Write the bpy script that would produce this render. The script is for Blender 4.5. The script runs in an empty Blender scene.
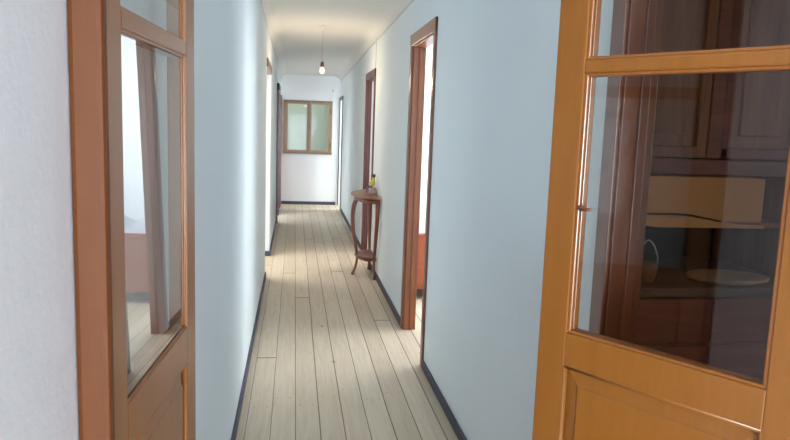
import bpy, bmesh, math, random
from mathutils import Vector, Matrix
random.seed(7)
S = bpy.context.scene
COL = S.collection
PI = math.pi

# ------------------------------------------------------------------ helpers
class MB:
    """collects shapes, links them as ONE mesh object"""
    def __init__(self):
        self.bm = bmesh.new()
    def box(self, x0, x1, y0, y1, z0, z1, bev=0.0, mi=0, seg=2):
        b = bmesh.new()
        bmesh.ops.create_cube(b, size=1.0)
        for v in b.verts:
            v.co = Vector(((x0+x1)/2+v.co.x*(x1-x0), (y0+y1)/2+v.co.y*(y1-y0), (z0+z1)/2+v.co.z*(z1-z0)))
        if bev > 0:
            bmesh.ops.bevel(b, geom=b.edges[:], offset=bev, segments=seg, affect='EDGES', profile=0.5)
        return self._add(b, mi)
    def _add(self, b, mi=0, mat=None):
        if mat is not None:
            bmesh.ops.transform(b, matrix=mat, verts=b.verts)
        bmesh.ops.recalc_face_normals(b, faces=b.faces[:])
        vm = {v: self.bm.verts.new(v.co) for v in b.verts}
        for f in b.faces:
            try:
                nf = self.bm.faces.new([vm[v] for v in f.verts]); nf.material_index = mi; nf.smooth = f.smooth
            except ValueError:
                pass
        b.free()
        return self
    def prism(self, pts, axis, a, c, bev=0.0, mi=0, smooth=False):
        """polygon pts extruded along axis 'x','y' or 'z' from a to c"""
        b = bmesh.new()
        def P(p, h):
            return {'x': (h, p[0], p[1]), 'y': (p[0], h, p[1]), 'z': (p[0], p[1], h)}[axis]
        lo = [b.verts.new(P(p, a)) for p in pts]; hi = [b.verts.new(P(p, c)) for p in pts]
        n = len(pts)
        b.faces.new(lo[::-1]); b.faces.new(hi)
        for i in range(n):
            f = b.faces.new((lo[i], lo[(i+1) % n], hi[(i+1) % n], hi[i])); f.smooth = smooth
        bmesh.ops.recalc_face_normals(b, faces=b.faces[:])
        if bev > 0:
            es = [e for e in b.edges if len(e.link_faces) == 2 and e.calc_face_angle(0) > 0.6]
            bmesh.ops.bevel(b, geom=es, offset=bev, segments=2, affect='EDGES', profile=0.5)
        return self._add(b, mi)
    def tube(self, pts, rad, n=10, mi=0, squash=1.0):
        """round bar along pts, radius per point; smooth path"""
        pts = [Vector(p) for p in pts]
        if not isinstance(rad, (list, tuple)):
            rad = [rad]*len(pts)
        b = bmesh.new(); rings = []
        ref = Vector((0.3, 0.9, 0.1)).normalized()
        for i, p in enumerate(pts):
            t = (pts[min(i+1, len(pts)-1)]-pts[max(i-1, 0)]).normalized()
            if abs(t.dot(ref)) > .95: ref = Vector((0.9, 0.1, 0.3)).normalized()
            u = (ref-t*ref.dot(t)).normalized(); w = t.cross(u)
            rings.append([b.verts.new(p+u*math.cos(2*PI*k/n)*rad[i]+w*math.sin(2*PI*k/n)*rad[i]*squash) for k in range(n)])
        for i in range(len(rings)-1):
            for k in range(n):
                f = b.faces.new((rings[i][k], rings[i][(k+1) % n], rings[i+1][(k+1) % n], rings[i+1][k])); f.smooth = True
        b.faces.new(rings[0][::-1]); b.faces.new(rings[-1])
        return self._add(b, mi)
    def lathe(self, prof, c=(0, 0, 0), n=24, mi=0, sx=1.0, sy=1.0):
        """(radius, z) profile turned about z at c"""
        b = bmesh.new(); rings = []
        for r, z in prof:
            rings.append([b.verts.new((c[0]+sx*r*math.cos(2*PI*k/n), c[1]+sy*r*math.sin(2*PI*k/n), c[2]+z)) for k in range(n)])
        for i in range(len(rings)-1):
            for k in range(n):
                f = b.faces.new((rings[i][k], rings[i][(k+1) % n], rings[i+1][(k+1) % n], rings[i+1][k])); f.smooth = True
        b.faces.new(rings[0][::-1]); b.faces.new(rings[-1])
        return self._add(b, mi)
    def build(self, name, mats, parent=None):
        me = bpy.data.meshes.new(name)
        self.bm.to_mesh(me); self.bm.free()
        o = bpy.data.objects.new(name, me); COL.objects.link(o)
        for m in (mats if isinstance(mats, (list, tuple)) else [mats]):
            me.materials.append(m)
        if parent is not None:
            o.parent = parent
        return o

def smoothpath(pts, k=6):
    """Catmull-Rom through pts (any tuple length)"""
    out = []
    n = len(pts)
    for i in range(n-1):
        p0, p1, p2, p3 = pts[max(i-1, 0)], pts[i], pts[i+1], pts[min(i+2, n-1)]
        for j in range(k):
            t = j/k
            out.append(tuple(0.5*((2*b)+(-a+c)*t+(2*a-5*b+4*c-d)*t*t+(-a+3*b-3*c+d)*t**3) for a, b, c, d in zip(p0, p1, p2, p3)))
    out.append(tuple(pts[-1]))
    return out

def tag(o, label=None, cat=None, group=None, kind=None):
    if label: o['label'] = label
    if cat: o['category'] = cat
    if group: o['group'] = group
    if kind: o['kind'] = kind
    return o
def empty(name, loc, rz=0.0):
    o = bpy.data.objects.new(name, None); COL.objects.link(o)
    o.location = loc; o.rotation_euler = (0, 0, rz); o.empty_display_size = .1
    return o
def struct(o, label=None, cat=None):
    return tag(o, label, cat, None, 'structure')

# ------------------------------------------------------------------ materials
def srgb(r, g, b):
    f = lambda c: (c/255/12.92) if c/255 <= .04045 else ((c/255+.055)/1.055)**2.4
    return (f(r), f(g), f(b), 1)
class NT:
    def __init__(self, name):
        self.m = bpy.data.materials.new(name); self.m.use_nodes = True
        self.t = self.m.node_tree; self.t.nodes.clear()
        self.out = self.n('ShaderNodeOutputMaterial')
    def n(self, typ, **kw):
        x = self.t.nodes.new(typ)
        for k, v in kw.items(): setattr(x, k, v)
        return x
    def l(self, a, b): self.t.links.new(a, b)
    def math(self, op, a, b=None, c=None):
        x = self.n('ShaderNodeMath', operation=op)
        for i, v in enumerate((a, b, c)):
            if v is None: continue
            if isinstance(v, (int, float)): x.inputs[i].default_value = v
            else: self.l(v, x.inputs[i])
        return x.outputs[0]
    def mix(self, f, a, b, blend='MIX'):
        x = self.n('ShaderNodeMix', data_type='RGBA', blend_type=blend)
        for i, v in ((0, f), (6, a), (7, b)):
            if isinstance(v, (int, float, tuple)): x.inputs[i].default_value = v
            else: self.l(v, x.inputs[i])
        return x.outputs[2]
    def ramp(self, f, stops):
        x = self.n('ShaderNodeValToRGB')
        e = x.color_ramp.elements
        while len(e) < len(stops): e.new(.5)
        for i, (p, c) in enumerate(stops):
            e[i].position = p; e[i].color = c
        self.l(f, x.inputs[0]); return x.outputs[0]
    def noise(self, vec, scale, detail=4, rough=.55, dist=0):
        x = self.n('ShaderNodeTexNoise'); x.inputs['Scale'].default_value = scale
        x.inputs['Detail'].default_value = detail; x.inputs['Roughness'].default_value = rough; x.inputs['Distortion'].default_value = dist
        self.l(vec, x.inputs['Vector']); return x.outputs['Fac']
    def coord(self, scale=(1, 1, 1)):
        c = self.n('ShaderNodeTexCoord'); m = self.n('ShaderNodeMapping'); m.inputs['Scale'].default_value = scale
        self.l(c.outputs['Object'], m.inputs['Vector']); return m.outputs[0]
    def bsdf(self, color, rough=.5, coat=0, spec=.5, metal=0, bump=None, bstr=.2, bdist=.002, sheen=0):
        p = self.n('ShaderNodeBsdfPrincipled')
        for k, v in (('Base Color', color), ('Roughness', rough)):
            if isinstance(v, (int, float, tuple)): p.inputs[k].default_value = v
            else: self.l(v, p.inputs[k])
        p.inputs['Metallic'].default_value = metal; p.inputs['Specular IOR Level'].default_value = spec
        p.inputs['Coat Weight'].default_value = coat; p.inputs['Coat Roughness'].default_value = .18
        p.inputs['Sheen Weight'].default_value = sheen
        if bump is not None:
            b = self.n('ShaderNodeBump'); b.inputs['Strength'].default_value = bstr; b.inputs['Distance'].default_value = bdist
            self.l(bump, b.inputs['Height']); self.l(b.outputs[0], p.inputs['Normal'])
        self.l(p.outputs[0], self.out.inputs[0]); return p

def m_plain(name, col, rough=.5, metal=0, var=.06, scale=20, **kw):
    t = NT(name); v = t.coord(); f = t.noise(v, scale)
    c = t.mix(f, tuple(x*(1-var) for x in col[:3])+(1,), tuple(min(1, x*(1+var)) for x in col[:3])+(1,))
    t.bsdf(c, rough, metal=metal, **kw); return t.m
def m_plaster(name, col, var=.035):
    t = NT(name); v = t.coord()
    big = t.noise(v, 1.3, 3); fine = t.noise(v, 90, 5, .65); mid = t.noise(v, 14, 3)
    c = t.mix(big, tuple(x*(1-var) for x in col[:3])+(1,), tuple(min(1, x*(1+var)) for x in col[:3])+(1,))
    h = t.math('ADD', t.math('MULTIPLY', fine, .5), t.math('MULTIPLY', mid, .8))
    t.bsdf(c, .82, spec=.25, bump=h, bstr=.35, bdist=.004); return t.m
def m_wood(name, dark, light, grain=(14, 14, 1.1), rough=.35, coat=.25, var=.5, bstr=.12, spec=.5):
    t = NT(name); v = t.coord(grain)
    a = t.noise(v, 2.2, 6, .62, .6); w = t.noise(t.coord(tuple(g*5 for g in grain)), 3, 3, .6)
    f = t.math('ADD', t.math('MULTIPLY', a, 1-var*.4), t.math('MULTIPLY', w, var*.4))
    c = t.ramp(f, [(.3, dark), (.7, light)])
    r = t.math('ADD', rough-.05, t.math('MULTIPLY', w, .1))
    t.bsdf(c, r, coat=coat, spec=spec, bump=w, bstr=bstr, bdist=.0015); return t.m
def m_glass(name, tint=(.97, .98, .97, 1), ior=1.5, rough=0.0, warp=None):
    # thin pane: the face met first carries the reflection of both faces, the far face lets light through
    t = NT(name)
    fr = t.n('ShaderNodeFresnel'); fr.inputs['IOR'].default_value = ior
    R = fr.outputs[0]
    nrm = None
    if warp:                                  # old drawn glass whose surface leans a degree or so off its sash
        g0 = t.n('ShaderNodeNewGeometry'); vt = t.n('ShaderNodeVectorTransform', vector_type='VECTOR', convert_from='OBJECT', convert_to='WORLD')
        vt.inputs[0].default_value = warp
        ad = t.n('ShaderNodeVectorMath', operation='ADD'); t.l(g0.outputs['Normal'], ad.inputs[0]); t.l(vt.outputs[0], ad.inputs[1])
        nm = t.n('ShaderNodeVectorMath', operation='NORMALIZE'); t.l(ad.outputs[0], nm.inputs[0]); nrm = nm.outputs[0]
        t.l(nrm, fr.inputs['Normal'])
    two = t.math('DIVIDE', t.math('MULTIPLY', R, 2.0), t.math('ADD', R, 1.0))
    geo = t.n('ShaderNodeNewGeometry')
    fac = t.math('MULTIPLY', two, t.math('SUBTRACT', 1.0, geo.outputs['Backfacing']))
    tr = t.n('ShaderNodeBsdfTransparent'); tr.inputs[0].default_value = tint
    gl = t.n('ShaderNodeBsdfGlossy'); gl.inputs['Roughness'].default_value = rough
    if nrm is not None: t.l(nrm, gl.inputs['Normal'])
    mx = t.n('ShaderNodeMixShader'); t.l(fac, mx.inputs[0]); t.l(tr.outputs[0], mx.inputs[1]); t.l(gl.outputs[0], mx.inputs[2])
    t.l(mx.outputs[0], t.out.inputs[0]); return t.m
def m_emit(name, col, s):
    t = NT(name); e = t.n('ShaderNodeEmission'); e.inputs[0].default_value = col; e.inputs[1].default_value = s
    t.l(e.outputs[0], t.out.inputs[0]); return t.m

def m_floor():
    t = NT('scrubbed_pine_boards')
    W = .122
    c = t.n('ShaderNodeTexCoord'); sx = t.n('ShaderNodeSeparateXYZ'); t.l(c.outputs['Object'], sx.inputs[0])
    x, y = sx.outputs[0], sx.outputs[1]
    wob = t.math('MULTIPLY', t.math('SUBTRACT', t.noise(c.outputs['Object'], .8, 2), .5), .012)
    u = t.math('DIVIDE', t.math('ADD', x, t.math('ADD', wob, 3.025)), W)
    bi = t.math('FLOOR', u); fu = t.math('FRACT', u)
    # hashes per board
    h1 = t.math('FRACT', t.math('MULTIPLY', t.math('SINE', t.math('MULTIPLY', bi, 12.9898)), 43758.5))
    h2 = t.math('FRACT', t.math('MULTIPLY', t.math('SINE', t.math('MULTIPLY', bi, 78.233)), 12543.3))
    # end joints
    v = t.math('DIVIDE', t.math('ADD', y, t.math('MULTIPLY', h1, 5.0)), t.math('ADD', 9.0, t.math('MULTIPLY', h2, 4.0)))
    vi = t.math('FLOOR', v); fv = t.math('FRACT', v)
    h3 = t.math('FRACT', t.math('MULTIPLY', t.math('SINE', t.math('ADD', t.math('MULTIPLY', bi, 7.13), t.math('MULTIPLY', vi, 31.7))), 9631.7))
    edge = t.math('MINIMUM', fu, t.math('SUBTRACT', 1.0, fu))
    gapw = t.math('ADD', .013, t.math('MULTIPLY', h2, .026))
    gap = t.math('LESS_THAN', edge, gapw)
    ej = t.math('LESS_THAN', t.math('MINIMUM', fv, t.math('SUBTRACT', 1.0, fv)), .0009)
    gap = t.math('MAXIMUM', gap, ej)
    # grain
    cx = t.n('ShaderNodeCombineXYZ')
    t.l(t.math('MULTIPLY', t.math('ADD', x, t.math('MULTIPLY', h1, 9)), 26), cx.inputs[0])
    t.l(t.math('MULTIPLY', t.math('ADD', y, t.math('MULTIPLY', h2, 7)), 1.5), cx.inputs[1])
    g = t.noise(cx.outputs[0], 1.6, 5, .6, .8)
    base = t.ramp(g, [(.25, srgb(199, 182, 161)), (.55, srgb(215, 200, 180)), (.8, srgb(225, 211, 193))])
    tone = t.mix(h3, srgb(240, 233, 224), srgb(255, 252, 247))
    col = t.mix(1.0, base, tone, 'MULTIPLY')
    # knots
    vo = t.n('ShaderNodeTexVoronoi'); vo.inputs['Scale'].default_value = 1.0
    k = t.n('ShaderNodeCombineXYZ'); t.l(t.math('MULTIPLY', x, 5.0), k.inputs[0]); t.l(t.math('MULTIPLY', y, 2.2), k.inputs[1])
    t.l(k.outputs[0], vo.inputs['Vector'])
    kn = t.math('LESS_THAN', vo.outputs['Distance'], .055)
    col = t.mix(t.math('MULTIPLY', kn, .6), col, srgb(120, 88, 62))
    # nail heads, two to a board each .62 m
    ny = t.math('ABSOLUTE', t.math('MULTIPLY', t.math('SUBTRACT', t.math('FRACT', t.math('ADD', t.math('DIVIDE', y, .85), t.math('MULTIPLY', h1, .35))), .5), .85))
    nx = t.math('MULTIPLY', t.math('ABSOLUTE', t.math('SUBTRACT', t.math('ABSOLUTE', t.math('SUBTRACT', fu, .5)), .28)), W)
    t_nail = .0055**2
    nd = t.math('LESS_THAN', t.math('ADD', t.math('MULTIPLY', nx, nx), t.math('MULTIPLY', ny, ny)), t_nail)
    col = t.mix(t.math('MULTIPLY', nd, .6), col, srgb(105, 92, 82))
    wear = t.noise(c.outputs['Object'], 2.4, 5, .6)
    col = t.mix(t.math('MULTIPLY', wear, .22), col, srgb(196, 182, 166))
    col = t.mix(t.math('MULTIPLY', gap, .8), col, srgb(84, 70, 58))
    t.bsdf(col, .48, spec=.35, bump=t.math('SUBTRACT', t.math('MULTIPLY', g, .25), gap), bstr=.4, bdist=.003)
    return t.m

M = {}
M['floor'] = m_floor()
M['wall'] = m_plaster('pale_blue_white_plaster', (.79, .845, .88))
M['wall_far'] = m_plaster('cream_white_plaster', (.80, .80, .765))
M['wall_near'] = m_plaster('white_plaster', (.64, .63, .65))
M['wall_white'] = m_plaster('clean_white_plaster', (.86, .87, .88))
M['ceiling'] = m_plaster('ceiling_plaster', (.79, .785, .77))
M['room_green'] = m_plaster('pale_green_plaster', (.74, .755, .69))
M['room_dark'] = m_plaster('dark_brown_plaster', (.16, .12, .10))  # even dark brown tone for the side room walls
M['skirting'] = m_plain('slate_blue_skirting_paint', srgb(66, 66, 84), .55, var=.15)
M['door'] = m_wood('varnished_orange_brown_door', srgb(125, 74, 26), srgb(137, 84, 33), rough=.33, coat=.2, bstr=.03)
M['post'] = m_wood('red_brown_frame_wood', srgb(90, 45, 12), srgb(103, 54, 17), rough=.55, coat=0, spec=.3, bstr=.03)
M['casing'] = m_wood('mahogany_brown_casing', srgb(98, 50, 34), srgb(122, 66, 44), rough=.35, coat=.25, bstr=.03)
M['jamb'] = m_wood('orange_brown_jamb', srgb(122, 64, 30), srgb(144, 80, 42), rough=.38, coat=.2, bstr=.03)
M['bead'] = m_wood('glazing_bead_wood', srgb(125, 71, 28), srgb(142, 85, 40), rough=.3, coat=.2, bstr=.02)
M['jamb_dark'] = m_wood('old_dark_jamb_wood', srgb(92, 44, 22), srgb(124, 66, 36), rough=.4, coat=.1, bstr=.03)
M['casing_dark'] = m_wood('dark_mahogany_casing', srgb(84, 38, 36), srgb(104, 52, 46), rough=.4, coat=.15, bstr=.03)
M['dark_casing'] = m_plain('dark_plum_casing', srgb(70, 48, 52), .4)
M['darkwood'] = m_wood('old_dark_cabinet_wood', srgb(110, 58, 28), srgb(168, 98, 52), rough=.5, coat=0, grain=(9, 9, .8))
M['redwood'] = m_wood('old_red_cabinet_wood', srgb(100, 42, 28), srgb(146, 70, 46), rough=.5, coat=0, grain=(1.5, 9, 9))
M['worktop'] = m_wood('stained_dark_worktop', srgb(70, 48, 36), srgb(104, 74, 54), rough=.5, coat=0, grain=(1.2, 9, 9))
M['inner'] = m_plain('black_brown_cabinet_inside', srgb(40, 32, 28), .8)
M['glass'] = m_glass('window_glass')
M['glass_old'] = m_glass('old_leaning_glass', ior=1.8, warp=(.0240, 0, .0225))
M['glass_green'] = m_glass('end_window_glass', (.86, .89, .85, 1), ior=1.1)
M['winframe'] = m_wood('tan_window_wood', srgb(140, 110, 80), srgb(166, 134, 100), rough=.45, coat=.1)
M['winsill'] = m_wood('brown_window_wood', srgb(112, 84, 66), srgb(138, 106, 84), rough=.45, coat=.1)
M['whitewood'] = m_plain('white_paint', (.82, .83, .84, 1), .4, var=.03)
M['table'] = m_wood('reddish_walnut_table', srgb(100, 48, 34), srgb(130, 68, 48), rough=.35, coat=.2)
M['tabletop'] = m_wood('honey_brown_table_top', srgb(126, 84, 54), srgb(154, 108, 72), rough=.32, coat=.3, grain=(10, 1.2, 10))
M['bed'] = m_wood('red_brown_bed_wood', srgb(138, 62, 36), srgb(164, 82, 50), rough=.35, coat=.25, grain=(1.5, 9, 9))
M['card'] = m_plain('brown_cardboard', srgb(216, 148, 88), .8, var=.05, scale=6)
M['tray'] = m_wood('beech_board', srgb(176, 130, 88), srgb(200, 156, 110), rough=.5, coat=0, grain=(2, 8, 8))
M['pot'] = m_plain('brown_clay', srgb(134, 82, 50), .55, var=.15)
M['wire'] = m_plain('pale_wire', srgb(180, 176, 168), .4, metal=.4)
M['brass'] = m_plain('aged_brass', srgb(120, 92, 50), .35, metal=.8)
M['iron'] = m_plain('dark_iron', srgb(54, 48, 46), .5, metal=.5)
M['cord'] = m_plain('cream_cord', srgb(168, 160, 150), .6)
M['bakelite'] = m_plain('dark_bakelite', srgb(70, 48, 42), .4)
M['bulb'] = m_emit('lit_bulb', (1.0, .52, .36, 1), 1.7)
M['conduit'] = m_plain('painted_conduit', (.74, .74, .70, 1), .6, var=.02)
M['linen'] = m_plain('grey_white_linen', srgb(214, 214, 222), .9, var=.08, scale=40, sheen=.2)
M['yellow'] = m_plain('yellow_glaze', srgb(206, 184, 66), .3)
M['hair'] = m_plain('dark_glaze', srgb(74, 66, 62), .4)
M['skin'] = m_plain('flesh_glaze', srgb(196, 142, 116), .4)
M['trouser'] = m_plain('grey_blue_glaze', srgb(92, 100, 112), .4)
M['stump'] = m_plain('pinkish_stone_glaze', srgb(176, 146, 138), .5, var=.15)

# ------------------------------------------------------------------ key sizes
XL, XR, YE = -.27, .825, 12.95        # corridor faces and end wall
YN, YB = -.4, -5.5                              # wall behind the camera
TL, TR = .22, .09                      # wall thickness left / right
def zc(y): return 2.52 - .0101*(y-5.0)  # the ceiling sags a little towards the far end

def wall_y(name, x0, x1, y0, y1, openings, mat, label, top=2.75, bev=0):
    """wall along Y with openings (ya, yb, zbottom, ztop)"""
    m = MB(); y = y0
    for ya, yb, za, zb in sorted(openings):
        m.box(x0, x1, y, ya, 0, top)
        if za > 0: m.box(x0, x1, ya, yb, 0, za)
        m.box(x0, x1, ya, yb, zb, top)
        y = yb
    m.box(x0, x1, y, y1, 0, top)
    return struct(m.build(name, mat), label, 'wall')
def wall_x(name, y0, y1, x0, x1, openings, mat, label, top=2.75):
    m = MB(); x = x0
    for xa, xb, za, zb in sorted(openings):
        m.box(x, xa, y0, y1, 0, top)
        if za > 0: m.box(xa, xb, y0, y1, 0, za)
        m.box(xa, xb, y0, y1, zb, top)
        x = xb
    m.box(x, x1, y0, y1, 0, top)
    return struct(m.build(name, mat), label, 'wall')

# ------------------------------------------------------------------ shell
f = MB(); f.box(-3.6, 4.3, YB-.2, 15.6, -.08, 0)
struct(f.build('floor', M['floor']), 'pale scrubbed pine floorboards running down the corridor', 'floor')

# doorways in the right wall: clear openings
D_DARK = (1.00, 1.685, 0, 2.06)
D_NEAR = (4.135, 4.93, 0, 2.085)
D_FAR = (7.27, 8.09, 0, 2.03)
D_END = (12.16, 12.90, 0, 1.96)
O_HALL = (6.68, 7.79, 0, 2.10)         # opening on the left
D_LEFT = (10.45, 11.30, 0, 2.0)

m = MB()
def seg(m, ya, yb): m.box(XL-TL, XL, ya, yb, 0, 2.75)
wall_y('wall_left', XL-TL, XL, .906, YE+.3, [O_HALL, D_LEFT], M['wall'], 'pale blue plastered left corridor wall beyond the glazed doors')
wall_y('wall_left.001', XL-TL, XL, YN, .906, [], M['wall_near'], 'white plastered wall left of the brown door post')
wall_y('wall_right', XR, XR+TR, 1.685, YE, [D_NEAR, D_FAR, D_END], M['wall'], 'pale blue plastered right corridor wall with bright doorways')
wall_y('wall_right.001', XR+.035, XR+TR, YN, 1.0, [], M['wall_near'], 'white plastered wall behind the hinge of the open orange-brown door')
mm = MB(); mm.box(XR, XR+TR, 1.0, 1.685, 2.06, 2.75)
struct(mm.build('wall_right.002', M['wall']), 'plaster above the dark side doorway', 'wall')

WIN = (-.207, .683, .945, 1.93)        # end window: x0 x1 z0 z1
wall_x('wall_end', YE, YE+.12, XL, 1.6, [WIN], M['wall_white'], 'white end wall of the corridor around the brown window')
WB = (-.8, 1.4, .15, 1.95)
wall_x('wall_back', YB-.2, YB, -1.9, 2.7, [WB], M['wall_near'], 'white wall behind the viewpoint with a tall window')

# ceiling with coved edges
def ceiling():
    b = bmesh.new(); R = .12; prof = []
    for k in range(9):
        a = PI/2*k/8
        prof.append((XL+R*(1-math.sin(PI/2-a)) if False else XL+R-R*math.cos(a), -R+R*math.sin(a)))
    for k in range(9):
        a = PI/2*k/8
        prof.append((XR-R+R*math.sin(a), -R+R*math.cos(a)))
    rows = []
    for y in (YN, 1, 2, 4, 6, 8, 10, 12, YE-.09, YE-.04, YE):
        dz = 0 if y < YE-.1 else (-.015 if y < YE-.02 else -.05)
        rows.append([b.verts.new((x, y, zc(y)+z+dz)) for x, z in prof])
    top = []
    for r in rows:
        top.append([b.verts.new((r[0].co.x, r[0].co.y, 2.8)), b.verts.new((r[-1].co.x, r[-1].co.y, 2.8))])
    for i in range(len(rows)-1):
        for k in range(len(prof)-1):
            fc = b.faces.new((rows[i][k], rows[i+1][k], rows[i+1][k+1], rows[i][k+1])); fc.smooth = True
        b.faces.new((top[i][0], top[i][1], top[i+1][1], top[i+1][0]))
        b.faces.new((rows[i][0], top[i][0], top[i+1][0], rows[i+1][0]))
        b.faces.new((rows[i][-1], rows[i+1][-1], top[i+1][1], top[i][1]))
    for r, tp in ((rows[0], top[0]), (rows[-1], top[-1])):
        b.faces.new(r+[tp[1], tp[0]])
    mb = MB(); mb._add(b)
    return mb.build('ceiling', M['ceiling'])
struct(ceiling(), 'off-white plastered corridor ceiling with rounded edges', 'ceiling')

# side rooms
ROOMS = {1: 'the dark side room behind the open right door', 2: 'the bright bedroom behind the nearer right doorway', 3: 'the bright room behind the console table',
         4: 'the room at the far right end of the corridor', 5: 'the side space behind the left opening', 6: 'the room behind the far left doorway',
         7: 'the room seen through the end window', 8: 'the room behind the viewpoint'}
def room(n, x0, x1, y0, y1, mat, skip=(), win=None, ceil=2.72, sky=None):
    ds = ROOMS[n]
    """plain room shell; skip = sides already built; win = (side, a0, a1, z0, z1)"""
    t = .12
    def op(s): return [win[1:]] if win and win[0] == s else []
    if 'w' not in skip: wall_y('wall_west.%03d' % n, x0-t, x0, y0, y1, op('w'), mat, 'left-side wall of '+ds)
    if 'e' not in skip: wall_y('wall_east.%03d' % n, x1, x1+t, y0, y1, op('e'), mat, 'right-side wall of '+ds)
    if 's' not in skip: wall_x('wall_south.%03d' % n, y0-t, y0, x0, x1, op('s'), mat, 'near wall of '+ds)
    if 'n' not in skip: wall_x('wall_north.%03d' % n, y1, y1+t, x0, x1, op('n'), mat, 'far wall of '+ds)
    c = MB()
    if sky:
        a, b_, c_, d_ = sky
        for q in ((x0-t, a, y0-t, y1+t), (b_, x1+t, y0-t, y1+t), (a, b_, y0-t, c_), (a, b_, d_, y1+t)): c.box(*q, ceil, ceil+.1)
    else: c.box(x0-t, x1+t, y0-t, y1+t, ceil, ceil+.1)
    struct(c.build('ceiling.%03d' % n, mat), 'ceiling of '+ds, 'ceiling')
XRR = XR+TR
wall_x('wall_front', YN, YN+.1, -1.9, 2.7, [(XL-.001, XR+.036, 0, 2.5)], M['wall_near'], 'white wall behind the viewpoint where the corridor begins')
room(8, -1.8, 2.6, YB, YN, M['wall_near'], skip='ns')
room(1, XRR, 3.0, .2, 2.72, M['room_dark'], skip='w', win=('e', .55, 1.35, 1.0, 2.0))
room(2, XRR, 2.7, 3.3, 6.95, M['wall_white'], skip='w', win=('e', 4.5, 6.5, 1.0, 2.5))
room(3, XRR, 3.8, 7.08, 9.9, M['wall_white'], skip='w', win=('e', 7.5, 9.2, .8, 2.25))
room(4, XRR, 3.4, 11.4, 14.6, M['wall_white'], skip='w', win=('e', 11.9, 13.0, .8, 2.2))
room(5, -1.75, XL-TL, 5.9, 8.5, M['wall_white'], skip='e', sky=(-1.35, -.62, 6.9, 7.55))
room(6, -2.6, XL-TL, 9.3, 12.6, M['wall_white'], skip='e', win=('s', -2.0, -.75, .6, 2.0))
room(7, -.9, 1.9, YE+.12, 15.2, M['room_green'], skip='s', win=('w', 13.4, 14.6, .8, 2.2))

# skirting: (name, boxes)
def skirt(name, runs, label):
    s = MB()
    for x0, x1, y0, y1 in runs: s.box(x0, x1, y0, y1, 0, .056, .003)
    return struct(s.build(name, M['skirting']), label, 'baseboard')
k = .014
skirt('baseboard_left', [(XL, XL+k, .95, 6.68), (XL-TL, XL+k, 7.79-k, 7.80), (XL, XL+k, 7.80, 10.36), (XL, XL+k, 11.42, 12.2)], 'dark slate-blue painted skirting along the left wall')
skirt('baseboard_right', [(XR-k, XR, 1.80, 4.07), (XR-k, XR, 4.995, 7.205), (XR-k, XR, 8.155, 12.09)], 'dark slate-blue painted skirting along the right wall')
skirt('baseboard_end', [(-.235, .775, YE-.02, YE)], 'dark skirting below the white end wall')

# ------------------------------------------------------------------ door frames
def doorframe(n, x, d, y0, y1, top, label, cas=.065, jm=None, cm=None, sides='nf', pr=.014, side=1, lin=.02, tcas=None):
    """lining and casing of a doorway in a wall along Y; side=1 right wall, -1 left wall"""
    jm = jm or M['jamb']; cm = cm or M['casing']; tcas = tcas or cas
    r = empty('door_%d' % n, (x, (y0+y1)/2, 0)); struct(r, label, 'door frame')
    def bx(a, b): return (min(a, b), max(a, b))
    xi = bx(0, d*side); xc = bx(-pr*side, 0.0)
    o = (y0+y1)/2
    if 'n' in sides:
        j = MB(); j.box(*xi, y0-o, y0-o+lin, 0, top, .002); j.build('near_jamb', jm, r)
        c = MB(); c.box(*xc, y0-o-cas+lin, y0-o+lin*.6, 0, top+tcas-lin, .004); c.build('near_casing', cm, r)
    if 'f' in sides:
        j = MB(); j.box(*xi, y1-o-lin, y1-o, 0, top, .002)
        st = bx(d*side*.45, d*side*.72)
        j.box(*st, y1-o-lin-.012, y1-o-lin+.001, 0, top-.02, .002)
        j.build('far_jamb', jm, r)
        c = MB(); c.box(*xc, y1-o-lin*.6, y1-o+cas-lin, 0, top+tcas-lin, .004); c.build('far_casing', cm, r)
    h = MB(); h.box(*xi, y0-o, y1-o, top-lin, top, .002); h.build('head_lining', jm, r)
    ya = (y0-o-cas+lin) if 'n' in sides else y0-o
    yb = (y1-o+cas-lin) if 'f' in sides else y1-o
    c = MB(); c.box(bx(-pr*side*1.15, 0)[0], bx(-pr*side*1.15, 0)[1], ya, yb, top-lin*.6, top+tcas-lin, .004); c.build('head_casing', cm, r)
    return r
doorframe(3, XR, .0895, D_DARK[0], D_DARK[1]+.0, 2.06, 'brown frame of the dark side doorway, behind the open right glazed door', cas=.08, sides='f', pr=.012, jm=M['jamb_dark'])
doorframe(4, XR, TR, D_NEAR[0], D_NEAR[1], 2.085, 'brown frame of the nearer bright doorway in the right wall', cas=.07, tcas=.09)
doorframe(5, XR, .055, D_FAR[0], D_FAR[1], 2.03, 'brown frame of the farther bright doorway, behind the console table', cas=.075, tcas=.09, jm=M['casing_dark'], cm=M['casing_dark'])
doorframe(6, XR, TR, D_END[0], D_END[1], 1.96, 'dark-edged frame of the last doorway on the right beside the end wall', cas=.07, cm=M['dark_casing'], jm=M['whitewood'], sides='nf')
doorframe(7, XL, TL, D_LEFT[0], D_LEFT[1], 2.0, 'dark plum frame of the left doorway near the end of the corridor', cas=.10, cm=M['dark_casing'], jm=M['dark_casing'], sides='nf', side=-1, pr=.03)
# lintel of the left opening
l = MB(); l.box(XL-TL, XL+.012, O_HALL[0]-.05, O_HALL[1]+.03, 2.02, 2.10, .004)
struct(l.build('trim_1', M['casing']), 'brown wooden lintel over the left opening', 'lintel')
p = MB(); p.box(XL, XL+.03, 12.3, YE-.001, 0, 1.99, .004)
struct(p.build('trim_2', M['casing']), 'narrow reddish-brown board in the far left corner', 'trim')

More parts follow.
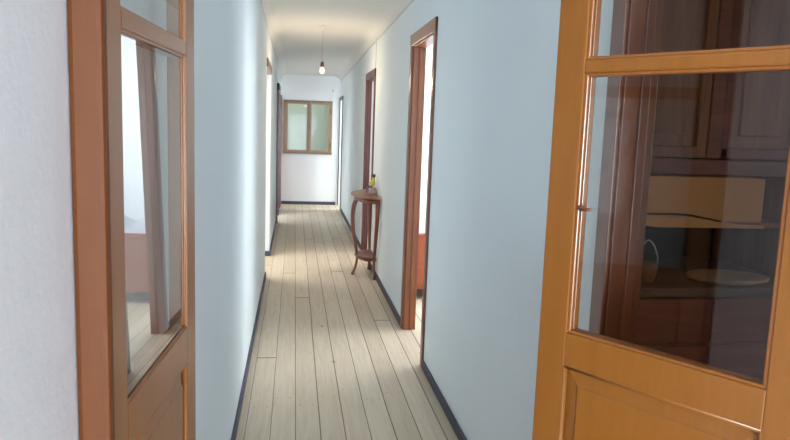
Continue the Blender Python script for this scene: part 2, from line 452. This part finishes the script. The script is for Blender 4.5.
# posts that carry the two glazed leaves
p = MB(); p.box(XL+.0005, -.2285, .880, .906, 0, 2.2, .007)
struct(p.build('trim_3', M['post']), 'red-brown door post beside the white wall, carrying the left glazed door', 'door post')
p = MB(); p.box(XR+.0, XR+.034, .880, .906, 0, 2.2, .007)
struct(p.build('trim_4', M['post']), 'red-brown door post carrying the right glazed door', 'door post')

# ------------------------------------------------------------------ glazed door leaves
def leaf(n, loc, ang, sg, label, rec=.013, bw=.0075, W=.524, gmat=None):
    """leaf from hinge (x=0) to free edge (x=.54); face toward the viewer at y=0, back at y=sg*.036"""
    T = .036
    r = empty('door_%d' % n, loc, ang); struct(r, label, 'door')
    y0, y1 = min(0, sg*T), max(0, sg*T)
    ua, ub = .064, .450                       # inner edges of the stiles
    B = .0025
    def bx(name, a, b, c, d, mat=M['door'], ya=y0, yb=y1, bev=B):
        q = MB(); q.box(a, b, ya, yb, c, d, bev); return q.build(name, mat, r)
    bx('hinge_stile', 0, ua, .008, 2.13)
    bx('lock_stile', ub, W, .008, 2.13)
    bx('bottom_rail', ua-.001, ub+.001, .008, .20)
    bx('middle_rail', ua-.001, ub+.001, 1.022, 1.095)
    bx('glazing_bar', ua-.001, ub+.001, 1.617, 1.643, bev=.004)
    bx('top_rail', ua-.001, ub+.001, 2.04, 2.13)
    mid = sg*T/2; gy = sg*rec            # plane of the glass
    # raised lower panel, bevelled field both sides
    b = bmesh.new(); z0, z1 = .198, 1.024; a0, a1 = ua-.002, ub+.002; e = .036
    loops = []
    for yy, ins in ((-.004, 0), (-.0120, .034), (-.0155, .0375)):
        loops.append([(a0+ins, yy, z0+ins), (a1-ins, yy, z0+ins), (a1-ins, yy, z1-ins), (a0+ins, yy, z1-ins)])
    for s in (1, -1):
        vs = [[b.verts.new((p[0], mid+s*p[1], p[2])) for p in lp] for lp in loops]
        for i in range(2):
            for kx in range(4):
                b.faces.new((vs[i][kx], vs[i][(kx+1) % 4], vs[i+1][(kx+1) % 4], vs[i+1][kx]))
        b.faces.new(vs[2])
        if s == 1: first = vs[0]
        else:
            for kx in range(4): b.faces.new((first[kx], first[(kx+1) % 4], vs[0][(kx+1) % 4], vs[0][kx]))
    q = MB(); q._add(b); q.build('lower_panel', M['door'], r)
    # moulding round the panel
    q = MB()
    for s in (1, -1):
        yy = mid+s*(T/2-.006)
        pts = [(ua, yy, z0), (ub, yy, z0), (ub, yy, z1), (ua, yy, z1)]
        for i in range(4): q.tube([pts[i], pts[(i+1) % 4]], .0065, 8)
    q.build('panel_moulding', M['door'], r)
    for za, zb in ((1.095, 1.617), (1.643, 2.04)):
        g = MB(); hw, hh = (ub-ua)/2+.003, (zb-za)/2+.003
        g.box(-hw, hw, -.002, .002, -hh, hh); gl = g.build('glass_pane', gmat or M['glass'], r)
        gl.location = ((ua+ub)/2, gy, (za+zb)/2)
        bd = MB()
        for s in (1, -1):
            ya, yb = sorted((gy+s*.0022, mid+s*(T/2-.003)))
            w = bw
            for (a, c, d, e2) in ((ua-.001, ua+w, za, zb), (ub-w, ub+.001, za, zb), (ua, ub, za-.001, za+w*.8), (ua, ub, zb-w*.8, zb+.001)):
                bd.box(a, c, ya, yb, d, e2, .4*min(w, yb-ya), seg=3)
        bd.build('glazing_bead', M['bead'], r)
    for hz in (.3, 1.85):
        h = MB(); h.tube([(-.004, sg*T*1.0, hz-.045), (-.004, sg*T*1.0, hz+.045)], .006, 10); h.build('hinge', M['brass'], r)
    return r
la = math.atan2(.998, .0638); ra = math.atan2(.8354, -.5497)
leaf(1, (-.2325, .908, 0), la, 1, 'half-glazed brown door standing open flat along the left wall', rec=.008, bw=.005, gmat=M['glass_old'])
dr = leaf(2, (.804, .921, 0), ra, -1, 'half-glazed orange-brown door standing half open at the right', W=.517)
# little turn button on the bead of the right leaf
q = MB(); q.tube([(.436, .002, 1.352), (.410, .004, 1.353)], [.0045, .003], 8); q.lathe([(.0055, 0), (.0055, .004), (.003, .006)], (.434, .001, 1.352), 10)
q.build('turn_button', M['casing'], dr)

# ------------------------------------------------------------------ end window (inside window to the next room)
x0, x1, z0, z1 = WIN
w = empty('window_1', ((x0+x1)/2, YE, z0)); struct(w, 'two-leaf brown wooden window in the white end wall', 'window')
def wb(name, a, b, c, d, ya, yb, mat, bev=.003):
    q = MB(); q.box(a-(x0+x1)/2, b-(x0+x1)/2, ya, yb, c-z0, d-z0, bev); return q.build(name, mat, w)
fw = .035
wb('head', x0, x1, z1-fw*.9, z1, -.025, .07, M['winsill']); wb('sill', x0-.005, x1+.005, z0, z0+fw, -.03, .07, M['winsill'])
wb('jamb', x0, x0+fw*.8, z0+fw, z1-fw*.9, -.02, .07, M['winframe']); wb('jamb', x1-fw*.8, x1, z0+fw, z1-fw*.9, -.02, .07, M['winframe'])
mx = .258
for a, b, hs in ((x0+fw*.8, mx, 1), (mx, x1-fw*.8, -1)):
    q = MB(); s_ = .043; cx = (x0+x1)/2
    A, Bx, C, D = a-cx, b-cx, fw, z1-fw*.9-z0
    q.box(A, A+s_, -.012, .03, C, D, .003); q.box(Bx-s_, Bx, -.012, .03, C, D, .003)
    q.box(A+s_, Bx-s_, -.012, .03, C, C+.04, .003); q.box(A+s_, Bx-s_, -.012, .03, D-.035, D, .003)
    sash = q.build('sash', M['winframe'], w)
    g = MB(); g.box(A+s_-.004, Bx-s_+.004, .008, .012, C+.035, D-.03); g.build('glass_pane', M['glass_green'], sash)
q = MB(); q.box(mx-.02-cx, mx+.02-cx, -.024, -.011, fw, z1-fw*.9-z0, .004); q.build('meeting_strip', M['winsill'], w)
q = MB(); q.lathe([(.008, 0), (.008, .07), (.004, .075)], (mx-cx, -.03, .46), 10); q.build('handle', M['iron'], w)
for hz in (.18, .8):
    q = MB(); q.tube([(x1-fw*.8-cx, -.026, hz-.04), (x1-fw*.8-cx, -.026, hz+.04)], .008, 10); q.build('hinge', M['iron'], w)
q = MB(); q.tube([(.686, YE, 2.12), (.686, YE-.035, 2.12), (.686, YE-.035, 2.14)], .007, 8)
tag(q.build('wall_hook', M['iron']), 'tiny dark hook in the white wall above the right end of the window', 'hook')

# ------------------------------------------------------------------ outside windows of the side rooms, some added only for their light
def outwin(n, side, pos, a0, a1, z0, z1, power, col=(.86, .93, 1.0), label=None):
    """framed window in an outer wall and the daylight behind it. side: 'e','w','s'"""
    r = empty('window_%d' % n, {'e': (pos, (a0+a1)/2, z0), 'w': (pos, (a0+a1)/2, z0), 's': ((a0+a1)/2, pos, z0)}[side],
              {'e': 0, 'w': 0, 's': PI/2}[side])
    struct(r, 'unseen white framed window giving daylight to '+ROOMS[{2: 2, 3: 3, 4: 4, 5: 5, 6: 7, 7: 8, 8: 6, 9: 1}[n]], 'window')
    hw = (a1-a0)/2; h = z1-z0; fr = .05; q = MB()
    for y0, y1, c0, c1 in ((-hw, -hw+fr, 0, h), (hw-fr, hw, 0, h), (-hw, hw, 0, fr), (-hw, hw, h-fr, h), (-.035, .035, fr, h-fr)):
        q.box(-.03, .03, y0, y1, c0, c1, .004)
    q.build('frame', M['whitewood'], r)
    for s in (-1, 1):
        g = MB(); ya, yb = sorted((s*.035, s*(hw-fr))); g.box(-.003, .003, ya, yb, fr, h-fr); g.build('glass_pane', M['glass'], r)
    d = bpy.data.lights.new('daylight_%d' % n, 'AREA'); d.shape = 'RECTANGLE'; d.size = a1-a0; d.size_y = h
    d.energy = power; d.color = col
    o = bpy.data.objects.new('daylight_%d' % n, d); COL.objects.link(o)
    off = .16
    if side == 'e': o.location = (pos+off, (a0+a1)/2, (z0+z1)/2); o.rotation_euler = (PI/2, 0, PI/2)
    if side == 'w': o.location = (pos-off, (a0+a1)/2, (z0+z1)/2); o.rotation_euler = (PI/2, 0, -PI/2)
    if side == 's': o.location = ((a0+a1)/2, pos-off, (z0+z1)/2); o.rotation_euler = (PI/2, 0, PI*0)
    # area lights shine along local -Z
    aim = {'e': Vector((-1, 0, 0)), 'w': Vector((1, 0, 0)), 's': Vector((0, 1, 0))}[side]
    o.rotation_euler = aim.to_track_quat('-Z', 'Y').to_euler()
    return r
outwin(2, 'e', 2.76, 4.5, 6.5, 1.0, 2.5, 80, (.88, .94, 1))
outwin(3, 'e', 3.86, 7.5, 9.2, .8, 2.25, 60, (1, .98, .96))
outwin(4, 'e', 3.46, 11.9, 13.0, .8, 2.2, 110)
r = struct(empty('window_5', (-.985, 7.225, 2.80)), 'added white framed roof light over the side space behind the left opening', 'window')  # roof light added so light falls steeply through the left opening
q = MB()
for a, b_, c_, d_ in ((-.40, -.365, -.36, .36), (.365, .40, -.36, .36), (-.365, .365, -.36, -.325), (-.365, .365, .325, .36)): q.box(a, b_, c_, d_, .02, .08, .004)
q.build('frame', M['whitewood'], r)
g = MB(); g.box(-.365, .365, -.325, .325, .04, .046); g.build('glass_pane', M['glass'], r)
d = bpy.data.lights.new('daylight_5', 'AREA'); d.shape = 'RECTANGLE'; d.size = .73; d.size_y = .65; d.energy = 38; d.color = (1, .98, .96)
o = bpy.data.objects.new('daylight_5', d); COL.objects.link(o); o.location = (-.985, 7.225, 2.95)
outwin(6, 'w', -.96, 13.4, 14.6, .8, 2.2, 18)  # added side window, brightens the room behind the end glass
outwin(8, 's', 9.24, -2.0, -.75, .6, 2.0, 150, (.84, .92, 1))  # added unseen window, placed so its light reaches the end wall
outwin(9, 'e', 3.06, .55, 1.35, 1.0, 2.0, 6)  # added unseen window, lifts the light on the dresser front
outwin(7, 's', YB-.1, WB[0], WB[1], WB[2], WB[3], 640, (.72, .86, 1.0))

# ------------------------------------------------------------------ hanging bulb
bx_, by_, bz_ = .267, 7.26, 2.058
zt = zc(by_)
r = tag(empty('pendant_bulb', (bx_, by_, zt)), 'lit bare bulb hanging on a thin cord from the corridor ceiling', 'light bulb')
q = MB(); q.lathe([(.022, 0), (.022, -.008), (.012, -.022), (.005, -.034)], (0, 0, 0), 20); q.build('ceiling_rose', M['ceiling'], r)
q = MB(); q.tube([(0, 0, -.03), (.002, 0, -.2), (0, 0, bz_+.065-zt)], .0022, 8); q.build('cord', M['cord'], r)
zz = bz_-zt
q = MB(); q.lathe([(.008, .085), (.016, .078), (.019, .045), (.019, .03)], (0, 0, zz), 18); q.build('socket', M['bakelite'], r)
q = MB(); q.lathe([(.013, .034), (.015, .022), (.025, .004), (.028, -.010), (.024, -.026), (.013, -.036), (.003, -.039)], (0, 0, zz), 20); q.build('glass_bulb', M['bulb'], r)
d = bpy.data.lights.new('bulb_glow', 'POINT'); d.energy = 5; d.color = (1, .78, .5); d.shadow_soft_size = .04
o = bpy.data.objects.new('bulb_glow', d); COL.objects.link(o); o.location = (bx_, by_, bz_-.08)
# thin conduit above the farther doorway
q = MB(); q.tube([(XR-.006, 7.245, 2.10), (XR-.006, 7.245, 2.40)], .006, 8)
tag(q.build('cable_conduit', M['conduit']), 'thin painted cable running up the wall above the farther right doorway', 'cable')

# ------------------------------------------------------------------ console table
T0 = (.812, 6.815)
TZ = .976
r = tag(empty('console_table', (T0[0], T0[1], 0)), 'small half-round wooden console table with curved legs against the right wall', 'table')
r.scale = (.92, 1, TZ)
def half(ax, py, n=22, wav=0.0):
    return [(-px_(ax, t, wav), py*math.sin(t)) for t in [-PI/2+PI*i/n for i in range(n+1)]]
def px_(ax, t, wav): return ax*math.cos(t)*(1+wav*math.cos(5*t))
q = MB(); q.prism(half(.262, .43, wav=.03), 'z', .832, .856, .006); q.build('table_top', M['tabletop'], r)
def band(ax, py, th, z0, z1, mb, n=26, scal=.0):
    b = bmesh.new(); V = []
    for i in range(n+1):
        t = -PI/2+PI*i/n
        zz = z0+scal*abs(math.sin(3*t))
        o_ = (-ax*math.cos(t), py*math.sin(t)); in_ = (-(ax-th)*math.cos(t), (py-th)*math.sin(t))
        V.append([b.verts.new((o_[0], o_[1], zz)), b.verts.new((o_[0], o_[1], z1)), b.verts.new((in_[0], in_[1], z1)), b.verts.new((in_[0], in_[1], zz))])
    for i in range(n):
        for j in range(4):
            fc = b.faces.new((V[i][j], V[i+1][j], V[i+1][(j+1) % 4], V[i][(j+1) % 4])); fc.smooth = j in (0, 2)
    b.faces.new(V[0]); b.faces.new(V[-1][::-1])
    mb._add(b)
q = MB(); band(.235, .385, .018, .775, .833, q, scal=.016); q.build('apron', M['table'], r)
q = MB(); q.prism(half(.215, .235), 'z', .205, .222, .004); q.build('lower_shelf', M['table'], r)
q = MB(); band(.20, .22, .014, .175, .207, q, scal=.012); q.build('shelf_apron', M['table'], r)
legs = [
    [(-.205, 0, .80), (-.232, 0, .73), (-.245, 0, .62), (-.236, 0, .48), (-.207, 0, .33), (-.188, 0, .22), (-.187, 0, .15), (-.205, 0, .07), (-.228, 0, .018)],
    [(-.022, -.36, .80), (-.022, -.375, .73), (-.022, -.36, .62), (-.022, -.32, .48), (-.022, -.26, .33), (-.022, -.222, .22), (-.022, -.215, .15), (-.022, -.222, .07), (-.022, -.245, .018)],
]
legs.append([(a, -b, c) for a, b, c in legs[1]])
for lg in legs:
    pts = smoothpath(lg, 5)
    rad = [.026-.012*min(1, i/(len(pts)*.7)) for i in range(len(pts))]
    rad[-1] = .016; rad[-2] = .017; rad[-3] = .014
    q = MB(); q.tube(pts, rad, 10); 
    e_ = pts[-1]; q.lathe([(.012, 0), (.019, .006), (.02, .016), (.012, .028)], (e_[0], e_[1], 0), 12)
    q.build('leg', M['table'], r)

# figurine on the table
fx, fy, fz = .782, 6.80, .836
r = tag(empty('figurine', (fx, fy, fz)), 'small seated figurine in a yellow shirt on the console table', 'figurine')
r.scale = (1.1, 1.1, 1.1)
q = MB(); q.lathe([(.036, 0), (.038, .008), (.034, .02), (.03, .045), (.026, .052)], (.004, 0, 0), 14, sx=.9); q.build('stump', M['stump'], r)
me = bpy.data.meshes.new('figure'); 
SK = [(.004, 0, .062, .021), (.006, 0, .088, .022), (.004, 0, .114, .021), (.002, 0, .128, .010), (-.002, 0, .150, .0185), (-.004, 0, .163, .015),
      (-.018, -.016, .060, .013), (-.048, -.017, .056, .0115), (-.056, -.017, .028, .009), (-.066, -.017, .006, .008),
      (-.018, .016, .060, .013), (-.046, .017, .057, .0115), (-.050, .018, .028, .009), (-.062, .018, .006, .008),
      (-.004, -.026, .112, .0095), (-.018, -.030, .090, .0085), (-.044, -.020, .082, .007),
      (-.004, .026, .112, .0095), (-.018, .030, .090, .0085), (-.046, .018, .084, .007)]
ED = [(0, 1), (1, 2), (2, 3), (3, 4), (4, 5), (0, 6), (6, 7), (7, 8), (8, 9), (0, 10), (10, 11), (11, 12), (12, 13), (2, 14), (14, 15), (15, 16), (2, 17), (17, 18), (18, 19)]
me.from_pydata([s[:3] for s in SK], ED, [])
fo = bpy.data.objects.new('figure', me); COL.objects.link(fo)
fo.modifiers.new('skin', 'SKIN')
for i, s in enumerate(SK):
    me.skin_vertices[0].data[i].radius = (s[3], s[3]); me.skin_vertices[0].data[i].use_root = (i == 0)
sb = fo.modifiers.new('sub', 'SUBSURF'); sb.levels = 1; sb.render_levels = 1
dg = bpy.context.evaluated_depsgraph_get(); dg.update()
me2 = bpy.data.meshes.new_from_object(fo.evaluated_get(dg)); bpy.data.objects.remove(fo)
me2.name = 'figure'
me2.materials.clear()
for kx in ('skin', 'yellow', 'trouser', 'hair'): me2.materials.append(M[kx])
for pl in me2.polygons:
    c = pl.center; pl.use_smooth = True
    if c.z > .135: pl.material_index = 0
    elif c.z > .068 and c.x > -.040: pl.material_index = 1
    elif c.z > .068: pl.material_index = 0
    else: pl.material_index = 2
fo = bpy.data.objects.new('figure', me2); COL.objects.link(fo); fo.parent = r
q = MB(); q.lathe([(.012, -.006), (.0205, 0), (.021, .010), (.015, .020), (.004, .024)], (0, 0, .152), 14, sx=1.0); q.build('hair', M['hair'], r)

# ------------------------------------------------------------------ bed seen through the nearer doorway
r = tag(empty('bed', (1.50, 6.3, 0)), 'red-brown wooden bed with pale lace cover seen through the nearer right doorway', 'bed')
fxa, fxb = -.52, .42
def footboard(y, top, name):
    q = MB(); n = 16; pts = [(fxa, .10), (fxb, .10)]
    for i in range(n+1):
        t = i/n; pts.append((fxb-(fxb-fxa)*t, top-.03+.03*math.sin(PI*t)))
    q.prism(pts, 'y', y-.016, y+.016, .004); q.box(fxa-.01, fxb+.01, y-.024, y+.024, top-.05, top-.02, .006)
    return q.build(name, M['bed'], r)
footboard(-.5, .61, 'footboard')
for yy, hh in ((-.5, .66), (.52, .66)):
    for xx in (fxa, fxb):
        q = MB(); q.tube(smoothpath([(xx, yy, hh), (xx, yy, .3), (xx-.0, yy, .14), (xx-.02, yy-.01, .06), (xx-.045, yy-.02, 0)], 4), .024, 10); q.build('leg', M['bed'], r)
for xx in (fxa, fxb):
    q = MB(); q.box(xx-.013, xx+.013, -.5, .52, .2, .34, .004); q.build('side_rail', M['bed'], r)
q = MB(); q.box(fxa+.02, fxb-.02, -.47, .5, .22, .52, .05, seg=4); q.build('mattress', M['linen'], r)
# rumpled lace cover
b = bmesh.new(); nx, ny = 30, 30; G = []
for i in range(nx+1):
    row = []
    for j in range(ny+1):
        x = fxa-.0+(fxb-fxa)*i/nx; y = -.46+.96*j/ny
        z = .54+.05*(math.sin(x*17+y*5)*.4+math.sin(y*13-x*7)*.4)+.22*math.exp(-((y+.1)**2)/.06)*(.8+.3*math.sin(x*9))
        row.append(b.verts.new((x, y, z)))
    G.append(row)
for i in range(nx):
    for j in range(ny):
        fc = b.faces.new((G[i][j], G[i+1][j], G[i+1][j+1], G[i][j+1])); fc.smooth = True
bmesh.ops.solidify(b, geom=b.faces[:], thickness=.012)
q = MB(); q._add(b); q.build('lace_cover', M['linen'], r)

# ------------------------------------------------------------------ dresser in the dark side room
HX0, HX1 = 1.075, 1.80
hx = (HX0+HX1)/2
r = tag(empty('kitchen_dresser', (hx, 2.38, 0)), 'old dark wooden dresser seen through the glass of the right door', 'dresser')
def hb(name, a, b, c, d, e, f_, mat, parent=r, bev=.004):
    q = MB(); q.box(a-hx, b-hx, c-2.38, d-2.38, e, f_, bev); return q.build(name, mat, parent)
hb('side_panel', HX0, HX0+.028, 2.26, 2.68, .98, 2.15, M['darkwood']); hb('side_panel', HX1-.028, HX1, 2.26, 2.68, .98, 2.15, M['darkwood'])
hb('back_panel', HX0+.02, HX1-.02, 2.66, 2.68, .98, 2.15, M['inner'])
hb('top', HX0-.02, HX1+.02, 2.24, 2.69, 2.15, 2.18, M['darkwood'])
hb('rail', HX0+.02, HX1-.02, 2.245, 2.275, 1.37, 1.425, M['redwood'])
hb('shelf', HX0+.02, HX1-.02, 2.22, 2.66, 1.185, 1.205, M['darkwood'])
hb('shelf', HX0+.02, HX1-.02, 2.26, 2.66, 1.37, 1.39, M['darkwood'])
hb('worktop', HX0-.03, HX1+.03, 2.08, 2.69, .97, 1.0, M['worktop'])
hb('base_cabinet', HX0-.01, HX1+.01, 2.13, 2.68, .06, .97, M['darkwood'])
cxm = 1.432
for a, b in ((HX0+.004, cxm-.002), (cxm+.002, HX1-.004)):
    q = MB(); st = .05
    A, Bx = a-hx, b-hx; ya, yb = 2.238-2.38, 2.262-2.38
    q.box(A, A+st+.03, ya, yb, 1.43, 2.145, .004); q.box(Bx-st*.75, Bx, ya, yb, 1.43, 2.145, .004)
    q.box(A+st, Bx-st*.7, ya, yb, 1.43, 1.47, .004); q.box(A+st, Bx-st*.7, ya, yb, 2.06, 2.145, .004)
    dd = q.build('door', M['redwood'] if a > 1.4 else M['darkwood'], r)
    q = MB(); q.box(A+st+.02, Bx-st*.7, ya+.012, yb-.004, 1.46, 2.07, .002); q.box(A+st+.07, Bx-st*.7-.04, ya+.004, yb-.006, 1.51, 2.02, .008)
    q.build('door_panel', M['darkwood'], dd)
for a, b in ((HX0+.01, cxm-.004), (cxm+.004, HX1-.01)):
    dw = hb('drawer', a, b, 2.112, 2.135, .80, .955, M['redwood'])
    hb('lower_door', a, b, 2.112, 2.135, .10, .785, M['redwood'])

# cardboard box on the shelf with one flap bent down
r = tag(empty('cardboard_box', (1.405, 2.40, 1.206)), 'brown cardboard box lying on the dresser shelf, a flap bent open', 'box')
q = MB(); q.box(-.268, .262, -.17, .2, .0, .158, .003); q.build('carton', M['card'], r)
q = MB()
q.prism([(-.268, .022), (-.20, .016), (-.02, .016), (.06, .008), (.16, -.006), (.262, -.010), (.262, -.020), (-.16, -.020), (-.23, -.004)], 'y', -.186, -.181, .001); q.build('flap', M['card'], r)
q = MB(); q.tube(smoothpath([(-.268, -.183, .026), (-.19, -.184, .027), (-.05, -.184, .026), (.02, -.184, .016), (.10, -.184, .002)], 5), [.002]+[.0035]*19+[.001], 8); q.build('gap_shadow', M['inner'], r)  # dark line standing in for the shadowed gap above the flap

# oval board on the worktop
q = MB(); q.lathe([(.125, 0), (.145, .006), (.148, .014), (.14, .018), (.12, .012), (.002, .011)], (0, 0, 0), 36, sx=1.0, sy=.72)
o = q.build('serving_board', M['tray']); o.location = (1.54, 2.21, 1.0)
tag(o, 'pale oval wooden board lying on the dresser worktop below the cardboard box', 'tray')
# clay pot with wire handle
r = tag(empty('clay_pot', (1.215, 2.18, 1.0)), 'small brown pot with a wire handle at the left of the dresser worktop', 'pot')
r.scale = (.8, .8, .85)
q = MB(); q.lathe([(.028, 0), (.034, .01), (.042, .05), (.046, .078), (.041, .078), (.036, .05), (.028, .012), (.002, .010)], (0, 0, 0), 22); q.build('bowl', M['pot'], r)
q = MB(); q.tube(smoothpath([(-.044, 0, .072), (-.042, 0, .12), (-.01, 0, .17), (.022, 0, .15), (.044, 0, .10), (.044, 0, .072)], 5), .003, 8); q.build('wire_handle', M['wire'], r)

# ------------------------------------------------------------------ sky, camera, look
wld = bpy.data.worlds.new('sky'); S.world = wld; wld.use_nodes = True
nt = wld.node_tree; bg = nt.nodes['Background']; bg.inputs[0].default_value = (.75, .88, 1.0, 1); bg.inputs[1].default_value = 1.0

yaw, pit, rol, F = math.radians(8.49495669), math.radians(7.71219665), math.radians(2.04771963), 685.2633
fw_ = Vector((math.sin(yaw)*math.cos(pit), math.cos(yaw)*math.cos(pit), -math.sin(pit)))
rt = Vector((math.cos(yaw), -math.sin(yaw), 0)); up = rt.cross(fw_)
r2 = rt*math.cos(rol)+up*math.sin(rol); u2 = -rt*math.sin(rol)+up*math.cos(rol)
cam = bpy.data.cameras.new('camera'); co = bpy.data.objects.new('camera', cam); COL.objects.link(co)
mw = Matrix.Identity(4)
for i in range(3):
    mw[i][0], mw[i][1], mw[i][2] = r2[i], u2[i], -fw_[i]
mw[2][3] = 1.5
co.matrix_world = mw
cam.sensor_width = 36; cam.sensor_fit = 'HORIZONTAL'; cam.lens = F*36/790; cam.clip_start = .02
S.camera = co
S.view_settings.view_transform = 'Standard'; S.view_settings.look = 'None'; S.view_settings.gamma = 1; S.view_settings.use_curve_mapping = False
S.view_settings.exposure = 0.75
S.cycles.max_bounces = 12; S.cycles.diffuse_bounces = 8; S.cycles.glossy_bounces = 6; S.cycles.transparent_max_bounces = 16
S.cycles.caustics_reflective = False; S.cycles.caustics_refractive = False
S.cycles.use_denoising = True
